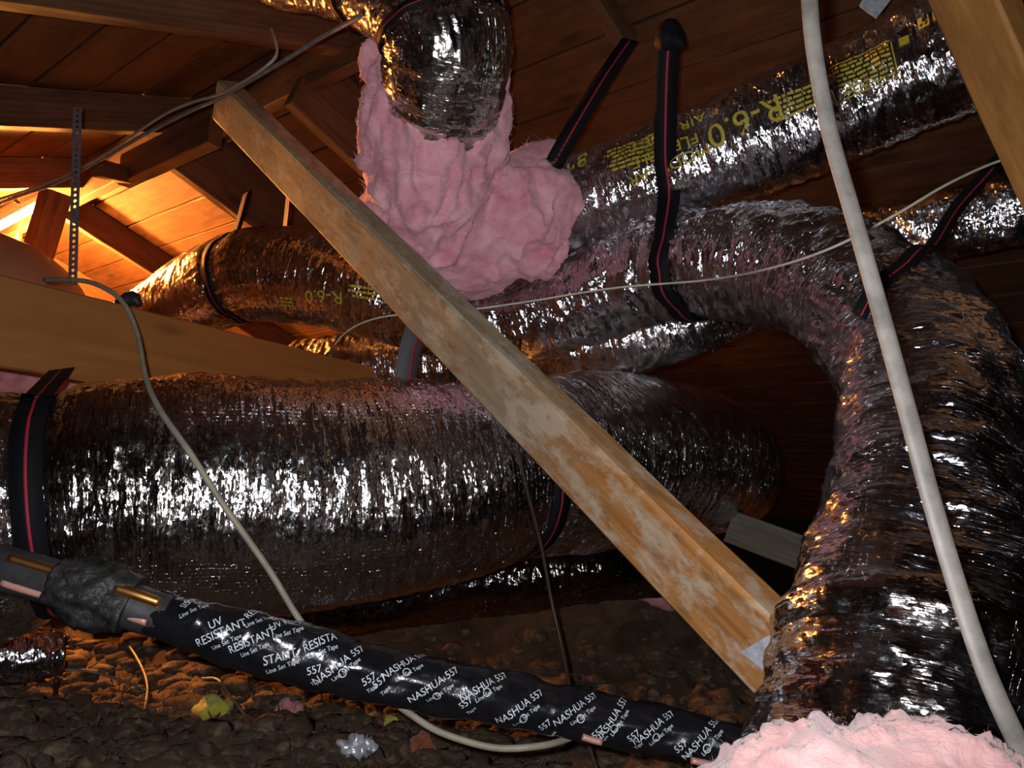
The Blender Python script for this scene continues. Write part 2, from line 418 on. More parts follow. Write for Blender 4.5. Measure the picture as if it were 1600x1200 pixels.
def ribbon(name, pts, wdirs, width, thick, mat, parent=None, off=0.0, n=None):
    """flat strap through world points; wdirs = direction of its width at each point"""
    pts = np.asarray(pts, float); wdirs = np.asarray(wdirs, float)
    L = np.sum(np.linalg.norm(np.diff(pts, axis=0), axis=1)); n = n or max(10, int(L / .012))
    q, _ = spline(np.hstack([pts, wdirs]), n); c = q[:, :3]; W = q[:, 3:]
    T = np.gradient(c, axis=0); T /= np.linalg.norm(T, axis=1)[:, None]
    W = W - T * np.sum(W * T, 1)[:, None]; W /= np.linalg.norm(W, axis=1)[:, None]
    Nn = np.cross(T, W)
    flip = np.where(np.sum(Nn * (CAM - c), 1) < 0, -1, 1)          # not used per point: keep one side
    if flip.sum() < 0: Nn = -Nn
    c = c + Nn * off
    prof = [(-.5, -.5), (.5, -.5), (.5, .5), (-.5, .5)]
    V = np.stack([c + W * a * width + Nn * b * thick for a, b in prof], 1); k = 4
    i, j = np.meshgrid(np.arange(n - 1), np.arange(k), indexing='ij'); a = i * k + j; b = i * k + (j + 1) % k
    f = np.vstack([np.stack([a, b, b + k, a + k], -1).reshape(-1, 4), [[3, 2, 1, 0]], [[(n - 1) * k + x for x in range(4)]]])
    me = mesh_np(name, V.reshape(-1, 3), f, False)
    bm = bmesh.new(); bm.from_mesh(me); bmesh.ops.recalc_face_normals(bm, faces=bm.faces); bm.to_mesh(me); bm.free()
    return link(name, me, mat, parent)

def strap(label, pts, wdirs, width=.05, mat=None, group=None, stripes=(0.0,), cat='strap'):
    root = ribbon('hanging_strap', pts, wdirs, width, .0018, mat or WEB)
    tag(root, label, cat, group)
    for k in stripes:
        w = np.asarray(wdirs, float); w = w / np.linalg.norm(w, axis=1)[:, None]
        for side in (1,):
            ribbon('red_stripe', np.asarray(pts) + w * k * width, wdirs, width * .10, .0026, RED, root)
    return root

def ring_pts(t, s0, a0, a1, n=18, extra=.004):
    """arc of points round a tube at length s0; angle 0 = side facing the camera, +90 = underneath"""
    i = int(np.argmin(np.abs(t.s - s0))); T = t.T[i]; up = np.array([0, 0, 1.]) - T * T[2]; up /= np.linalg.norm(up)
    fr = np.cross(T, up)
    if fr @ (CAM - t.c[i]) < 0: fr = -fr
    out = []
    for a in np.radians(np.linspace(a0, a1, n)):
        d = fr * math.cos(a) - up * math.sin(a)
        j = int(np.argmax(t.D[i] @ d)); r = t.R[max(0, i - 4):i + 5, j].max()
        out.append(t.c[i] + d * (r + extra))
    return out, T

_fontcache = {}
def text_mesh(txt):
    if txt not in _fontcache:
        cu = bpy.data.curves.new('lettering', 'FONT'); cu.body = txt; cu.align_x = 'CENTER'; cu.align_y = 'CENTER'; cu.resolution_u = 3
        o = bpy.data.objects.new('lettering', cu); COL.objects.link(o)
        dg = bpy.context.evaluated_depsgraph_get(); me = bpy.data.meshes.new_from_object(o.evaluated_get(dg))
        bm = bmesh.new(); bm.from_mesh(me); bmesh.ops.triangulate(bm, faces=bm.faces)
        for _ in range(3):
            e = [x for x in bm.edges if x.calc_length() > .22]
            if not e: break
            bmesh.ops.subdivide_edges(bm, edges=e, cuts=1); bmesh.ops.triangulate(bm, faces=bm.faces)
        V = np.array([v.co[:2] for v in bm.verts]); Fc = np.array([[v.index for v in f.verts] for f in bm.faces]); bm.free()
        bpy.data.objects.remove(o); bpy.data.curves.remove(cu); bpy.data.meshes.remove(me)
        _fontcache[txt] = (V, Fc)
    return _fontcache[txt]

def on_tube(t, px, py, V2, Fc, ang, name, mat, parent, off=.0018):
    """lay flat artwork (metres) on a tube at a pixel, its reading direction at image angle ang (degrees, 0 = right, + = up)"""
    i, j = t.find(px, py); r = t.r[i]; S0 = t.s[i]; A0 = t.th[j] * r
    e = .004
    p, _ = t.at(np.array([S0, S0 + e, S0]), np.array([A0, A0, A0 + e])); base = t.c[i] + t.D[i, j] * r
    es, ea = t.T[i], np.cross(t.T[i], t.D[i, j])
    X, Y, _ = proj(np.stack([base, base + es * e, base + ea * e]))
    js = np.array([X[1] - X[0], -(Y[1] - Y[0])]); ja = np.array([X[2] - X[0], -(Y[2] - Y[0])])
    # arc grows along cross(T,N)-direction: (T, B, N) -> T x B = ... keep unmirrored as seen from outside
    want = np.array([math.cos(math.radians(ang)), math.sin(math.radians(ang))])
    J = np.stack([js, ja], 1); k = np.linalg.solve(J, want); k /= np.linalg.norm(k)
    perp = np.array([-k[1], k[0]])
    if np.linalg.det(J) < 0: perp = -perp
    SA = V2[:, :1] * k + V2[:, 1:] * perp
    pts, D = t.at(S0 + SA[:, 0], A0 + SA[:, 1])
    return link(name, mesh_np(name, pts + D * off, Fc, False), mat, parent)

def print_text(t, px, py, txt, h, ang, mat, parent, sx=1.0, name='printed_text', off=.0018):
    V, Fc = text_mesh(txt); V = V * np.array([[h / .7 * sx, h / .7]])
    return on_tube(t, px, py, V, Fc, ang, name, mat, parent, off)

def print_lines(t, px, py, w, h, rows, ang, mat, parent, seed=1, frame=False):
    """rows of print too small to read: word-long dashes"""
    r = random.Random(seed); V = []; Fc = []
    def rect(x0, x1, y0, y1):
        m = max(1, int((x1 - x0) / .008))
        for q in range(m):
            a = x0 + (x1 - x0) * q / m; b = x0 + (x1 - x0) * (q + 1) / m; n = len(V)
            V.extend([(a, y0), (b, y0), (b, y1), (a, y1)]); Fc.extend([(n, n + 1, n + 2), (n, n + 2, n + 3)])
    for k in range(rows):
        y = h / 2 - h * (k + .5) / rows; lh = h / rows * .26; x = -w / 2; end = w / 2 * r.uniform(.6, 1)
        while x < end:
            l = r.uniform(.006, .02); rect(x, min(x + l, end), y - lh, y + lh); x += l + .0035
    if frame:
        for y in (-h / 2 - .004, h / 2 + .004): rect(-w / 2 - .006, w / 2 + .006, y - .0012, y + .0012)
        for x in (-w / 2 - .006, w / 2 + .006):
            for q in range(8): rect(x - .0012, x + .0012, -h / 2 + h * q / 8, -h / 2 + h * (q + 1) / 8)
    return on_tube(t, px, py, np.array(V), np.array(Fc), ang, 'printed_text', mat, parent)

def blob(name, tubes, voxel, mat, amp=.012, freq=14, fibres=0, fmat=None, seed=3, flen=.03, parent=None, squash=None):
    """fluffy body grown from overlapping tubes of (x,y,z,r) rows, then roughened; fibres as one child"""
    bm = bmesh.new()
    for rows in tubes:
        t = Tube(rows, step=.02, nth=20); me = t.mesh('x'); bm.from_mesh(me); bpy.data.meshes.remove(me)
        for k in (0, -1):
            mt = Matrix.Translation(Vector(t.c[k])) ; bmesh.ops.create_icosphere(bm, subdivisions=2, radius=float(t.r[k]) * .97, matrix=mt)
    bmesh.ops.recalc_face_normals(bm, faces=bm.faces)
    me = bpy.data.meshes.new('x'); bm.to_mesh(me); bm.free()
    o = bpy.data.objects.new('x', me); COL.objects.link(o)
    md = o.modifiers.new('r', 'REMESH'); md.mode = 'VOXEL'; md.voxel_size = voxel
    sm = o.modifiers.new('s', 'SMOOTH'); sm.iterations = 6; sm.factor = .5
    dg = bpy.context.evaluated_depsgraph_get(); me2 = bpy.data.meshes.new_from_object(o.evaluated_get(dg))
    bpy.data.objects.remove(o); bpy.data.meshes.remove(me)
    n = len(me2.vertices); V = np.zeros(n * 3, np.float32); me2.vertices.foreach_get('co', V); V = V.reshape(-1, 3).astype(float)
    Nn = np.zeros(n * 3, np.float32); me2.vertex_normals.foreach_get('vector', Nn); Nn = Nn.reshape(-1, 3).astype(float)
    x, y, z = V.T
    wq = noise3(x * freq * .7, y * freq * .7, z * freq * .7, seed + 40)
    rid = 1 - np.abs(fbm(x * freq * 1.5 + wq, y * freq * 1.5 + wq, z * freq * .5 + wq * .5, seed, 3))
    d = amp * (fbm(x * freq * .6, y * freq * .6, z * freq * .6, seed + 3, 3) + 1.3 * rid ** 3 - .4) + amp * .22 * fbm(x * freq * 5, y * freq * 5, z * freq * 2.5, seed + 6, 3)
    V2 = V + Nn * d[:, None]
    me2.vertices.foreach_set('co', V2.astype(np.float32).ravel()); me2.polygons.foreach_set('use_smooth', np.ones(len(me2.polygons), bool)); me2.update()
    me2.name = name
    ob = link(name, me2, mat, parent)
    if fibres:
        r = np.random.default_rng(seed); k = r.integers(0, n, fibres); b = V2[k] - Nn[k] * .003
        tang = np.cross(Nn[k], r.normal(size=(fibres, 3))); tang /= np.linalg.norm(tang, axis=1)[:, None] + 1e-9
        out = Nn[k] * r.uniform(.0, .45, (fibres, 1)) + tang
        L = flen * r.uniform(.25, 1, (fibres, 1)) ** 1.5
        mid = b + out * L * .5 + Nn[k] * .0015; tip = b + out * L + r.normal(size=(fibres, 3)) * .004
        side = np.cross(out, r.normal(size=(fibres, 3))); side /= np.linalg.norm(side, axis=1)[:, None] + 1e-9
        wd = r.uniform(.00015, .0005, (fibres, 1))
        A = np.stack([b - side * wd, b + side * wd, mid + side * wd * .8, mid - side * wd * .8, tip], 1).reshape(-1, 3)
        base = (np.arange(fibres) * 5)[:, None]
        Fc = np.vstack([base + np.array([[0, 1, 2]]), base + np.array([[0, 2, 3]]), base + np.array([[3, 2, 4]])])
        tag(link('loose_fibres', mesh_np('loose_fibres', A, Fc, True), fmat or FIBRE, ob), kind='stuff')
    return ob

# ------------------------------------------------------------------ the roof: ridge, boards, rafters
RA = P(330, 142, 2.9); RX, RZ = RA[0], RA[2]; SL = .36
def on_slope(px, py, side=1, drop=0.0):
    r = ray(px, py); n = np.array([side * SL, 0, 1.]); a = np.array([RX, 0, RZ - drop])
    return CAM + r * ((n @ a - n @ CAM) / (n @ r))
roof = tag(empty('ceiling', (RX, 2.0, RZ)), 'dark wooden roof of wide sawn boards over the whole attic', None, None, 'structure')
Y0, Y1 = -2.2, 7.0
cs = 1 / math.sqrt(1 + SL * SL)
BW = .185
for side in (1, -1):
    dv = np.array([side * cs, 0, -SL * cs]); nv = np.array([side * SL * cs, 0, cs])
    for k in range(23 if side > 0 else 16):
        c = np.array([RX, 0, RZ]) + dv * (.02 + BW * (k + .5)) + nv * (.011 + random.uniform(-.002, .003))
        if c[2] < .02: break
        a = c.copy(); b = c.copy(); a[1] = Y0; b[1] = Y1
        cut = random.uniform(1.2, 5.2)                   # each course is two boards butted end to end
        m1 = c.copy(); m1[1] = cut - .003; m2 = c.copy(); m2[1] = cut + .003
        for e0, e1 in ((a, m1), (m2, b)):
            timber('roof_board', e0, e1, BW - random.uniform(.006, .013), .02, up=nv, mat=ROOFW, parent=roof, ch=.002, seed=k)

def rafter(y, side, label, w=.042, h=.12, x0=.0, x1=3.0, mat=RAFTW):
    dv = np.array([side * cs, 0, -SL * cs]); nv = np.array([side * SL * cs, 0, cs])
    a = np.array([RX, y, RZ]) + dv * (.03 + x0) - nv * (h / 2 + .002); b = np.array([RX, y, RZ]) + dv * x1 - nv * (h / 2 + .002)
    return tag(timber('rafter', a, b, w, h, up=nv, mat=mat), label, 'rafter', 'roof rafters')
y_a = on_slope(220, 372)[1]; y_b = on_slope(400, 262)[1]; y_c = on_slope(990, 60)[1]
rafter(y_a, 1, 'orange lit rafter running down from the ridge beside the perforated steel hanger', h=.14)
rafter(y_b, 1, 'dark rafter just behind the top of the diagonal brace', h=.24)
rafter(on_slope(545, 110)[1], 1, 'dim rafter half hidden left of the torn pink sleeve', h=.27)
rafter(y_c, 1, 'short stretch of brown rafter at top centre beside a black strap', h=.07, x1=.42)
rafter(y_a + 1.0, 1, 'far rafter beyond the bright lamp glow on the left', h=.14)
yl1 = on_slope(120, 200, -1, .13)[1]; yl2 = on_slope(300, 45, -1, .13)[1]
rafter(yl1, -1, 'dark rafter crossing the upper left behind the top of the steel hanger', h=.13, w=.05, x1=2.4)
rafter(yl2, -1, 'thick rafter along the top left edge of the picture', h=.13, w=.05, x1=2.4)
rafter(yl1 + .95, -1, 'brightly lit rafter at the far left edge next to the lamp', h=.13, x1=2.4)
ridge = tag(timber('ridge_beam', (RX, -1.5, RZ - .10), (RX, 6.5, RZ - .10), .045, .19, mat=RAFTW), 'long dark ridge beam climbing from the left edge to top centre', 'beam')

# floor of loose-fill insulation
gx, gy = np.meshgrid(np.arange(-1.0, 5.6, .025), np.arange(-2.0, 6.5, .025), indexing='ij')
gz = .03 + .035 * fbm(gx * 3, gy * 3, 0 * gx, 4, 4) + .018 * (1 - np.abs(fbm(gx * 14, gy * 14, 0 * gx, 9, 3)))
_m0, _m1 = P(185, 800, 3.15)[:2], P(1000, 800, 2.95)[:2]
_dx, _dy = _m1 - _m0; _ll = _dx * _dx + _dy * _dy
_t = np.clip(((gx - _m0[0]) * _dx + (gy - _m0[1]) * _dy) / _ll, 0, 1)
_dd = np.hypot(gx - _m0[0] - _t * _dx, gy - _m0[1] - _t * _dy)
gz = gz + .98 * np.exp(-(_dd / .30) ** 2)                    # mound added behind the ducts to block lamplight from the floor
nx_, ny_ = gx.shape; ii, jj = np.meshgrid(np.arange(nx_ - 1), np.arange(ny_ - 1), indexing='ij'); a_ = ii * ny_ + jj
fl_me = mesh_np('floor', np.stack([gx, gy, gz], -1).reshape(-1, 3), np.stack([a_, a_ + ny_, a_ + ny_ + 1, a_ + 1], -1).reshape(-1, 4))
floor = tag(link('floor', fl_me, LOOSE), 'attic floor buried in dark brown loose insulation', None, None, 'structure')
def floor_z(x, y):
    i = int(np.clip((x + 1.0) / .025, 0, nx_ - 1)); j = int(np.clip((y + 2.0) / .025, 0, ny_ - 1)); return gz[i, j]
def floor_pt(px, py, h=.03):
    r = ray(px, py); return CAM + r * ((h - CAM[2]) / r[2])
# tufts lying all over it
ico = bmesh.new(); bmesh.ops.create_icosphere(ico, subdivisions=2, radius=1.0)
iv = np.array([v.co[:] for v in ico.verts]); ifc = np.array([[v.index for v in f.verts] for f in ico.faces]); ico.free()
VV = []; FF = []; k = 0; rr = np.random.default_rng(11)
while k < 3400:
    px_, py_ = rr.uniform(-60, 1400), 940 + 300 * rr.random() ** .8
    p = floor_pt(px_, py_, .04)
    if p[0] > 5 or p[1] > 6 or p[1] < -1.9: continue
    p[2] = floor_z(p[0], p[1]) + .006
    sz = .010 + .032 * rr.random() ** 2.2; sc = sz * np.array([rr.uniform(.6, 1.7), rr.uniform(.6, 1.7), rr.uniform(.4, .9)])
    v = iv * (1 + .38 * noise3(iv[:, 0] * 1.7 + k * 1.37, iv[:, 1] * 1.7, iv[:, 2] * 1.7, 3)[:, None] + .22 * noise3(iv[:, 0] * 4.5 + k, iv[:, 1] * 4.5, iv[:, 2] * 4.5, 6)[:, None])
    VV.append(v * sc + p); FF.append(ifc + k * len(iv)); k += 1
li = tag(link('loose_insulation', mesh_np('loose_insulation', np.vstack(VV), np.vstack(FF)), LUMP), 'brown clumps of loose insulation covering the attic floor', 'insulation', None, 'stuff')
AV = np.vstack(VV); nf = 26000; kk = rr.integers(0, len(AV), nf); b0 = AV[kk] + rr.normal(size=(nf, 3)) * .003
dr = rr.normal(size=(nf, 3)); dr[:, 2] = np.abs(dr[:, 2]) * .7; dr /= np.linalg.norm(dr, axis=1)[:, None]
sd = np.cross(dr, rr.normal(size=(nf, 3))); sd /= np.linalg.norm(sd, axis=1)[:, None]; ln = rr.uniform(.008, .030, (nf, 1)); wv = rr.uniform(.0006, .0032, (nf, 1))
AA = np.stack([b0 - sd * wv, b0 + sd * wv, b0 + dr * ln + sd * wv * .6, b0 + dr * ln * .9 - sd * wv * .5], 1).reshape(-1, 3); bs = (np.arange(nf) * 4)[:, None]
tag(link('insulation_fibres', mesh_np('insulation_fibres', AA, np.hstack([bs, bs + 1, bs + 2, bs + 3])), LUMP, li), kind='stuff')

# ------------------------------------------------------------------ ducts
def duct(name, rows, mat, label, seed, pinch_px=(), amp=1.0, lump=1.0, step=.006, rings=40., group=None, bulge=0.0, calm=None):
    pts = px_path(rows)
    t0 = Tube(pts, step=.02, nth=12)
    pin = [(t0.s_at(px, py), dp, wd) for px, py, dp, wd in pinch_px]
    t = Tube(pts, step=step, disp=foil_disp(seed, amp, pin, lump, rings, bulge, t0.s_at(*calm) if calm else 0.0))
    o = tag(link(name, t.mesh(name), mat), label, 'duct', group)
    t.pin = [p[0] for p in pin]; t.obj = o
    return t
G = 'foil flexible ducts'
big = duct('flexible_duct', [(-260, 850, 1.42, .235), (-60, 815, 1.47, .235), (90, 785, 1.52, .22), (300, 772, 1.60, .243), (500, 770, 1.70, .243), (680, 752, 1.82, .235), (785, 738, 1.92, .215), (900, 722, 2.1, .235), (1010, 715, 2.35, .24), (1090, 722, 2.7, .24), (1120, 730, 3.1, .24), (1130, 740, 3.5, .24)],
           FOIL, 'largest foil duct lying across the middle left, behind the diagonal brace', 3, [(88, 790, .10, .035), (788, 738, .10, .03)], amp=.6, lump=.8, group=G)
rgt = duct('flexible_duct', [(150, 560, 3.0, .13), (235, 510, 2.85, .135), (310, 462, 2.7, .14), (400, 430, 2.5, .145), (520, 440, 2.4, .142), (650, 480, 2.3, .125), (770, 505, 2.2, .115), (900, 468, 2.1, .122), (1000, 432, 2.0, .125), (1100, 412, 1.88, .128), (1230, 415, 1.70, .130), (1350, 470, 1.50, .128), (1435, 570, 1.33, .130), (1465, 700, 1.18, .140), (1458, 830, 1.07, .146), (1440, 980, .97, .155), (1425, 1140, .90, .160), (1415, 1330, .84, .160)],
           FOIL_S, 'foil duct bending from the lamplit left down to the lower right corner', 21, [(385, 430, .14, .03), (1078, 415, .10, .02), (1385, 500, .05, .02)], amp=1.15, lump=1.3, rings=30, group=G, bulge=.055, calm=(650, 480))
upr = duct('flexible_duct', [(760, 350, 2.25, .12), (850, 328, 2.15, .125), (960, 302, 2.06, .128), (1100, 250, 1.95, .13), (1250, 190, 1.85, .13), (1400, 122, 1.74, .13), (1560, 55, 1.62, .13), (1740, -40, 1.5, .13)],
           FOIL_S, 'foil duct with yellow R-6.0 printing climbing to the upper right', 33, [(1040, 275, .06, .02)], amp=1.1, lump=.7, group=G, bulge=.02)
rear = duct('flexible_duct', [(470, 590, 2.75, .12), (600, 572, 2.65, .12), (760, 560, 2.55, .12), (900, 545, 2.45, .12), (1050, 505, 2.35, .12), (1200, 440, 2.3, .115), (1350, 385, 2.15, .10), (1500, 347, 2.0, .088), (1640, 315, 1.9, .088), (1740, 290, 1.85, .088)],
            FOIL_S, 'foil duct passing behind the bent duct and out at the right edge', 45, amp=1.0, group=G)
top = duct('flexible_duct', [(300, -115, 1.95, .118), (430, -80, 1.88, .122), (560, -55, 1.80, .130), (660, -5, 1.72, .138), (698, 60, 1.70, .134), (694, 120, 1.74, .132), (684, 185, 1.82, .125), (680, 250, 1.92, .11)],
           FOIL_C, 'foil elbow duct dropping from top centre into torn pink insulation', 57, [(585, -40, .10, .02), (708, 48, .09, .015)], amp=1.0, lump=.8, group=G)
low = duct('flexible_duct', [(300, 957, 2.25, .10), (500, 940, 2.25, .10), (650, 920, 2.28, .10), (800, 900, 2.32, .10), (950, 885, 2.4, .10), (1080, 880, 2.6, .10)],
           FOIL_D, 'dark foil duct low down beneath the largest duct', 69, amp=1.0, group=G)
lft = duct('flexible_duct', [(-260, 1040, 1.75, .055), (-100, 1034, 1.8, .055), (0, 1028, 1.86, .055), (60, 1024, 1.9, .056), (98, 1020, 1.93, .05)],
           FOIL_S, 'small pleated foil duct end at the lower left edge', 75, amp=1.1, rings=34, group=G)

# band of foil tape round the lower end of the bent duct
_sb = rgt.s_at(1436, 1035); _i = int(np.argmin(np.abs(rgt.s - _sb))); _k = slice(_i - 4, _i + 5)
_bt = Tube(np.hstack([rgt.c[_k], rgt.r[_k][:, None] + .004]), step=.005, disp=lambda t, S, TH, R: .011 * np.sin(math.pi * S / S.max()) + .0022 * fbm(S * 40, np.cos(TH) * 7, np.sin(TH) * 7, 31, 3))
link('tape_band', _bt.mesh('tape_band', False), BAND, rgt.obj)
# printing on the ducts
YT = dict(mat=PRINT, parent=upr.obj)
def ua(px):       # image angle of the upper duct at a column, for text turned upside down
    return 180 + 24
print_text(upr, 1165, 186, 'R-6.0', .056, ua(0), sx=1.05, **YT)
print_text(upr, 1042, 258, 'MODULAR', .026, ua(0), sx=1.1, **YT)
print_text(upr, 1038, 234, 'FLEXIBLE', .026, ua(0), sx=1.1, **YT)
print_text(upr, 1042, 210, 'AIR DUCT', .026, ua(0), sx=1.1, **YT)
print_text(upr, 905, 252, '8"', .05, ua(0) - 8, **YT)
print_lines(upr, 982, 238, .15, .075, 6, ua(0) - 5, seed=4, **YT)
print_lines(upr, 1238, 160, .12, .055, 5, ua(0), seed=5, **YT)
print_lines(upr, 1345, 112, .13, .07, 7, ua(0), seed=6, frame=True, **YT)
for (x, y, w, h) in ((1441, 34, .022, .03), (1465, 22, .024, .034), (1412, 66, .02, .02)):
    V2 = np.array([(-w / 2, -h / 2), (w / 2, -h / 2), (w / 2, h / 2), (-w / 2, h / 2)]); on_tube(upr, x, y, V2, np.array([(0, 1, 2), (0, 2, 3)]), ua(0), 'printed_mark', PRINT, upr.obj, .003)
print_text(rgt, 505, 462, 'R-6.0', .036, 180 - 8, PRINT, rgt.obj, sx=1.2)
print_lines(rgt, 565, 455, .09, .04, 3, 180 - 8, PRINT, rgt.obj, seed=8)
print_lines(rgt, 445, 472, .06, .035, 3, 180 - 8, PRINT, rgt.obj, seed=9)

# ------------------------------------------------------------------ straps
def T_(t, s0): return t.T[int(np.argmin(np.abs(t.s - s0)))]
SG = 'black duct straps with red stripes'
# A, B round the largest duct
ra, Ta = ring_pts(big, big.pin[0], -75, 190, 26)
aA = P(112, 560, 2.02); aA2 = ra[-1] + np.array([0, 0, .06])
strap('black red-striped strap round the left end of the largest duct', [aA] + ra + [aA2], [Ta] * (len(ra) + 2), .05, group=SG)
rb, Tb = ring_pts(big, big.pin[1], -70, 200, 26)
aB = P(668, 470, 2.12); aB2 = rb[-1] + np.array([0, 0, .25])
strap('black red-striped strap round the largest duct where the diagonal brace crosses', [aB] + rb + [aB2], [Tb] * (len(rb) + 2), .05, group=SG)
strap('grey ribbed strap rising behind the diagonal brace above the largest duct', [P(632, 600, 2.0), P(640, 550, 2.02), P(652, 510, 2.05), P(668, 450, 2.1)], [(Tb * 1.0)] * 4, .062, WEBG, stripes=(.2,))
# D round the lamplit end
rd, Td = ring_pts(rgt, rgt.pin[0], -70, 190, 22)
aD = P(387, 300, 2.62)
strap('black strap gathered round the lamplit end of the foil duct', [aD] + rd + [rd[-1] + np.array([0, 0, .3])], [Td] * (len(rd) + 2), .04, group=SG)
# F round the two ducts right of centre
wr = np.array([_right[0], _right[1], _right[2]])
sF = rgt.pin[1]; rf, Tf = ring_pts(rgt, sF, -25, 200, 20)
upF = upr.find(1042, 250); pF = upr.V[upF] + upr.D[upF] * .008; pF2 = upr.V[upr.find(1046, 300)] + upr.D[upr.find(1046, 300)] * .01
dF = proj(pF)[2]
strap('long black red-striped strap hanging down the front of the printed duct', [P(1046, 48, 1.72), P(1042, 110, 1.76), P(1040, 180, 1.80), pF, pF2] + rf + [rf[-1] + np.array([0, 0, .35])], [wr] * 3 + [wr, wr * .7 + Tf * .3] + [Tf] * (len(rf) + 1), .052, group=SG)
knot = blob('strap_knot', [[(*P(1040, 62, 1.72), .022), (*P(1050, 50, 1.73), .026), (*P(1062, 66, 1.72), .018)]], .007, WEB, .004, 30); tag(knot, 'bunched black knot at the top of the long strap', 'strap knot')
# E leaning strap at the pink insulation
iE = upr.find(858, 268); pE = upr.V[iE] + upr.D[iE] * .01
strap('black red-striped strap leaning from the top centre rafter to the torn insulation', [P(985, 62, 2.0), P(945, 120, 1.97), P(900, 195, 1.95), P(862, 262, 1.96), P(842, 300, 2.0), P(838, 350, 2.08)], [wr + .6 * np.array(_upv)] * 6, .046, group=SG)
# G right-hand strap
iG = rgt.find(1385, 440); pG = rgt.V[iG] + rgt.D[iG] * .006
strap('narrow dark strap slanting over the bend of the lower right duct', [P(1600, 200, 1.62), P(1545, 268, 1.58), P(1495, 325, 1.52), *[rgt.V[rgt.find(*q)] + rgt.D[rgt.find(*q)] * .012 for q in ((1460, 368), (1435, 395), (1410, 421), (1385, 446), (1365, 470), (1350, 500))]], [wr] * 9, .026, stripes=(.1,), group=SG)
# H round the top elbow
rh, Th = ring_pts(top, top.pin[1], -100, 200, 22)
strap('black red-striped strap cinched round the top elbow duct', rh, [Th] * len(rh), .022, group=SG)
rh2, Th2 = ring_pts(top, top.pin[0], -120, 200, 22)
strap('black red-striped strap round the top elbow duct at the picture edge', rh2, [Th2] * len(rh2), .03, group=SG)

# ------------------------------------------------------------------ timbers in front
BROLL = 32
bA, bB = P(352, 158, 2.25), P(1258, 1068, 1.06)
brace = tag(timber('diagonal_brace', bA, bB, .116, .060, up=P(800, 500, 1) - CAM, mat=BRACEW, roll=math.radians(BROLL), ch=.007), 'long weathered diagonal timber brace crossing the middle of the picture', 'brace')
post = tag(timber('short_post', (*floor_pt(1300, 1150, 0)[:0], *(P(1335, 1085, 1.2)[:2]), .0), (*(P(1335, 1085, 1.2)[:2]), P(1335, 1085, 1.2)[2]), .06, .06, up=(1, 0, 0), mat=RAFTW), 'short post behind the lower right duct under the brace end', 'post')
# nail plate at its lower end
def plate(name, corners, mat, label, cat, thick=.0012):
    c = [Vector(p) for p in corners]; n = (c[1] - c[0]).cross(c[3] - c[0]).normalized()
    if n.dot(Vector(CAM) - c[0]) < 0: n = -n
    bm = bmesh.new(); N = 8
    g = [[None] * (N + 1) for _ in range(N + 1)]; rr = random.Random(4)
    for i in range(N + 1):
        for j in range(N + 1):
            a = c[0].lerp(c[1], i / N); b = c[3].lerp(c[2], i / N); g[i][j] = bm.verts.new(a.lerp(b, j / N) + n * rr.uniform(0, .0016))
    fs = [bm.faces.new((g[i][j], g[i + 1][j], g[i + 1][j + 1], g[i][j + 1])) for i in range(N) for j in range(N)]
    bmesh.ops.recalc_face_normals(bm, faces=bm.faces)
    bmesh.ops.solidify(bm, geom=bm.faces[:], thickness=thick)
    me = bpy.data.meshes.new(name); bm.to_mesh(me); bm.free()
    return tag(link(name, me, mat), label, cat)
bW = brace.matrix_world; zc = bW.to_3x3() @ Vector((0, 0, 1))
def on_brace(px, py):           # point of the brace's camera-side face at a pixel
    z = zc if zc.dot(Vector(CAM) - bW.translation) > 0 else -zc
    p0 = bW.translation + z * (.030 + .003); r = Vector(ray(px, py)); return np.array(Vector(CAM) + r * ((p0 - Vector(CAM)).dot(z) / r.dot(z)))
plate('nail_plate', [on_brace(1158, 1018), on_brace(1226, 978), on_brace(1238, 1052), on_brace(1200, 1052)], STEEL, 'bright steel plate wrapped round the lower end of the brace', 'plate')
# wide plank behind the largest duct
plank = tag(timber('wide_plank', P(-160, 470, 1.60) * 1.9 - P(660, 640, 2.72) * .9, P(660, 640, 2.72), .04, .20, mat=PLANKW, ch=.004), 'wide smooth orange-brown plank above the largest duct on the left', 'plank')
near = tag(timber('roof_brace', P(1470, -110, 1.18), P(1700, 400, 1.22), .10, .05, up=ray(1560, 100), mat=NEARW, ch=.005, roll=math.radians(36)), 'bright orange timber leaning down the upper right corner', 'brace')
blk = tag(timber('ledger_block', P(196, 268, 2.98), P(338, 200, 2.60), .05, .12, mat=RAFTW), 'short knotty block running up to the top of the brace', 'block')
stub = tag(timber('timber_stub', P(150, 262, 2.75), P(200, 274, 2.95), .05, .06, mat=RAFTW), 'small dark timber stub sticking out beside the steel hanger', 'block')
prop = tag(timber('prop', P(88, 300, 3.22), P(52, 420, 3.22), .09, .09, mat=RAFTW), 'stubby prop under the ridge next to the bright lamp glow', 'prop')
gb = tag(timber('grey_board', P(1140, 822, 2.45), P(1275, 872, 2.35), .06, .10, mat=GREYW, up=(0, 0, 1)), 'pale grey board end in the dark beside the lower right duct', 'board')
edge = tag(timber('floor_joist', P(-150, 1125, 2.0), P(240, 1084, 2.5), .04, .14, mat=RAFTW), 'dark floor joist in front of the orange glow at lower left', 'joist')

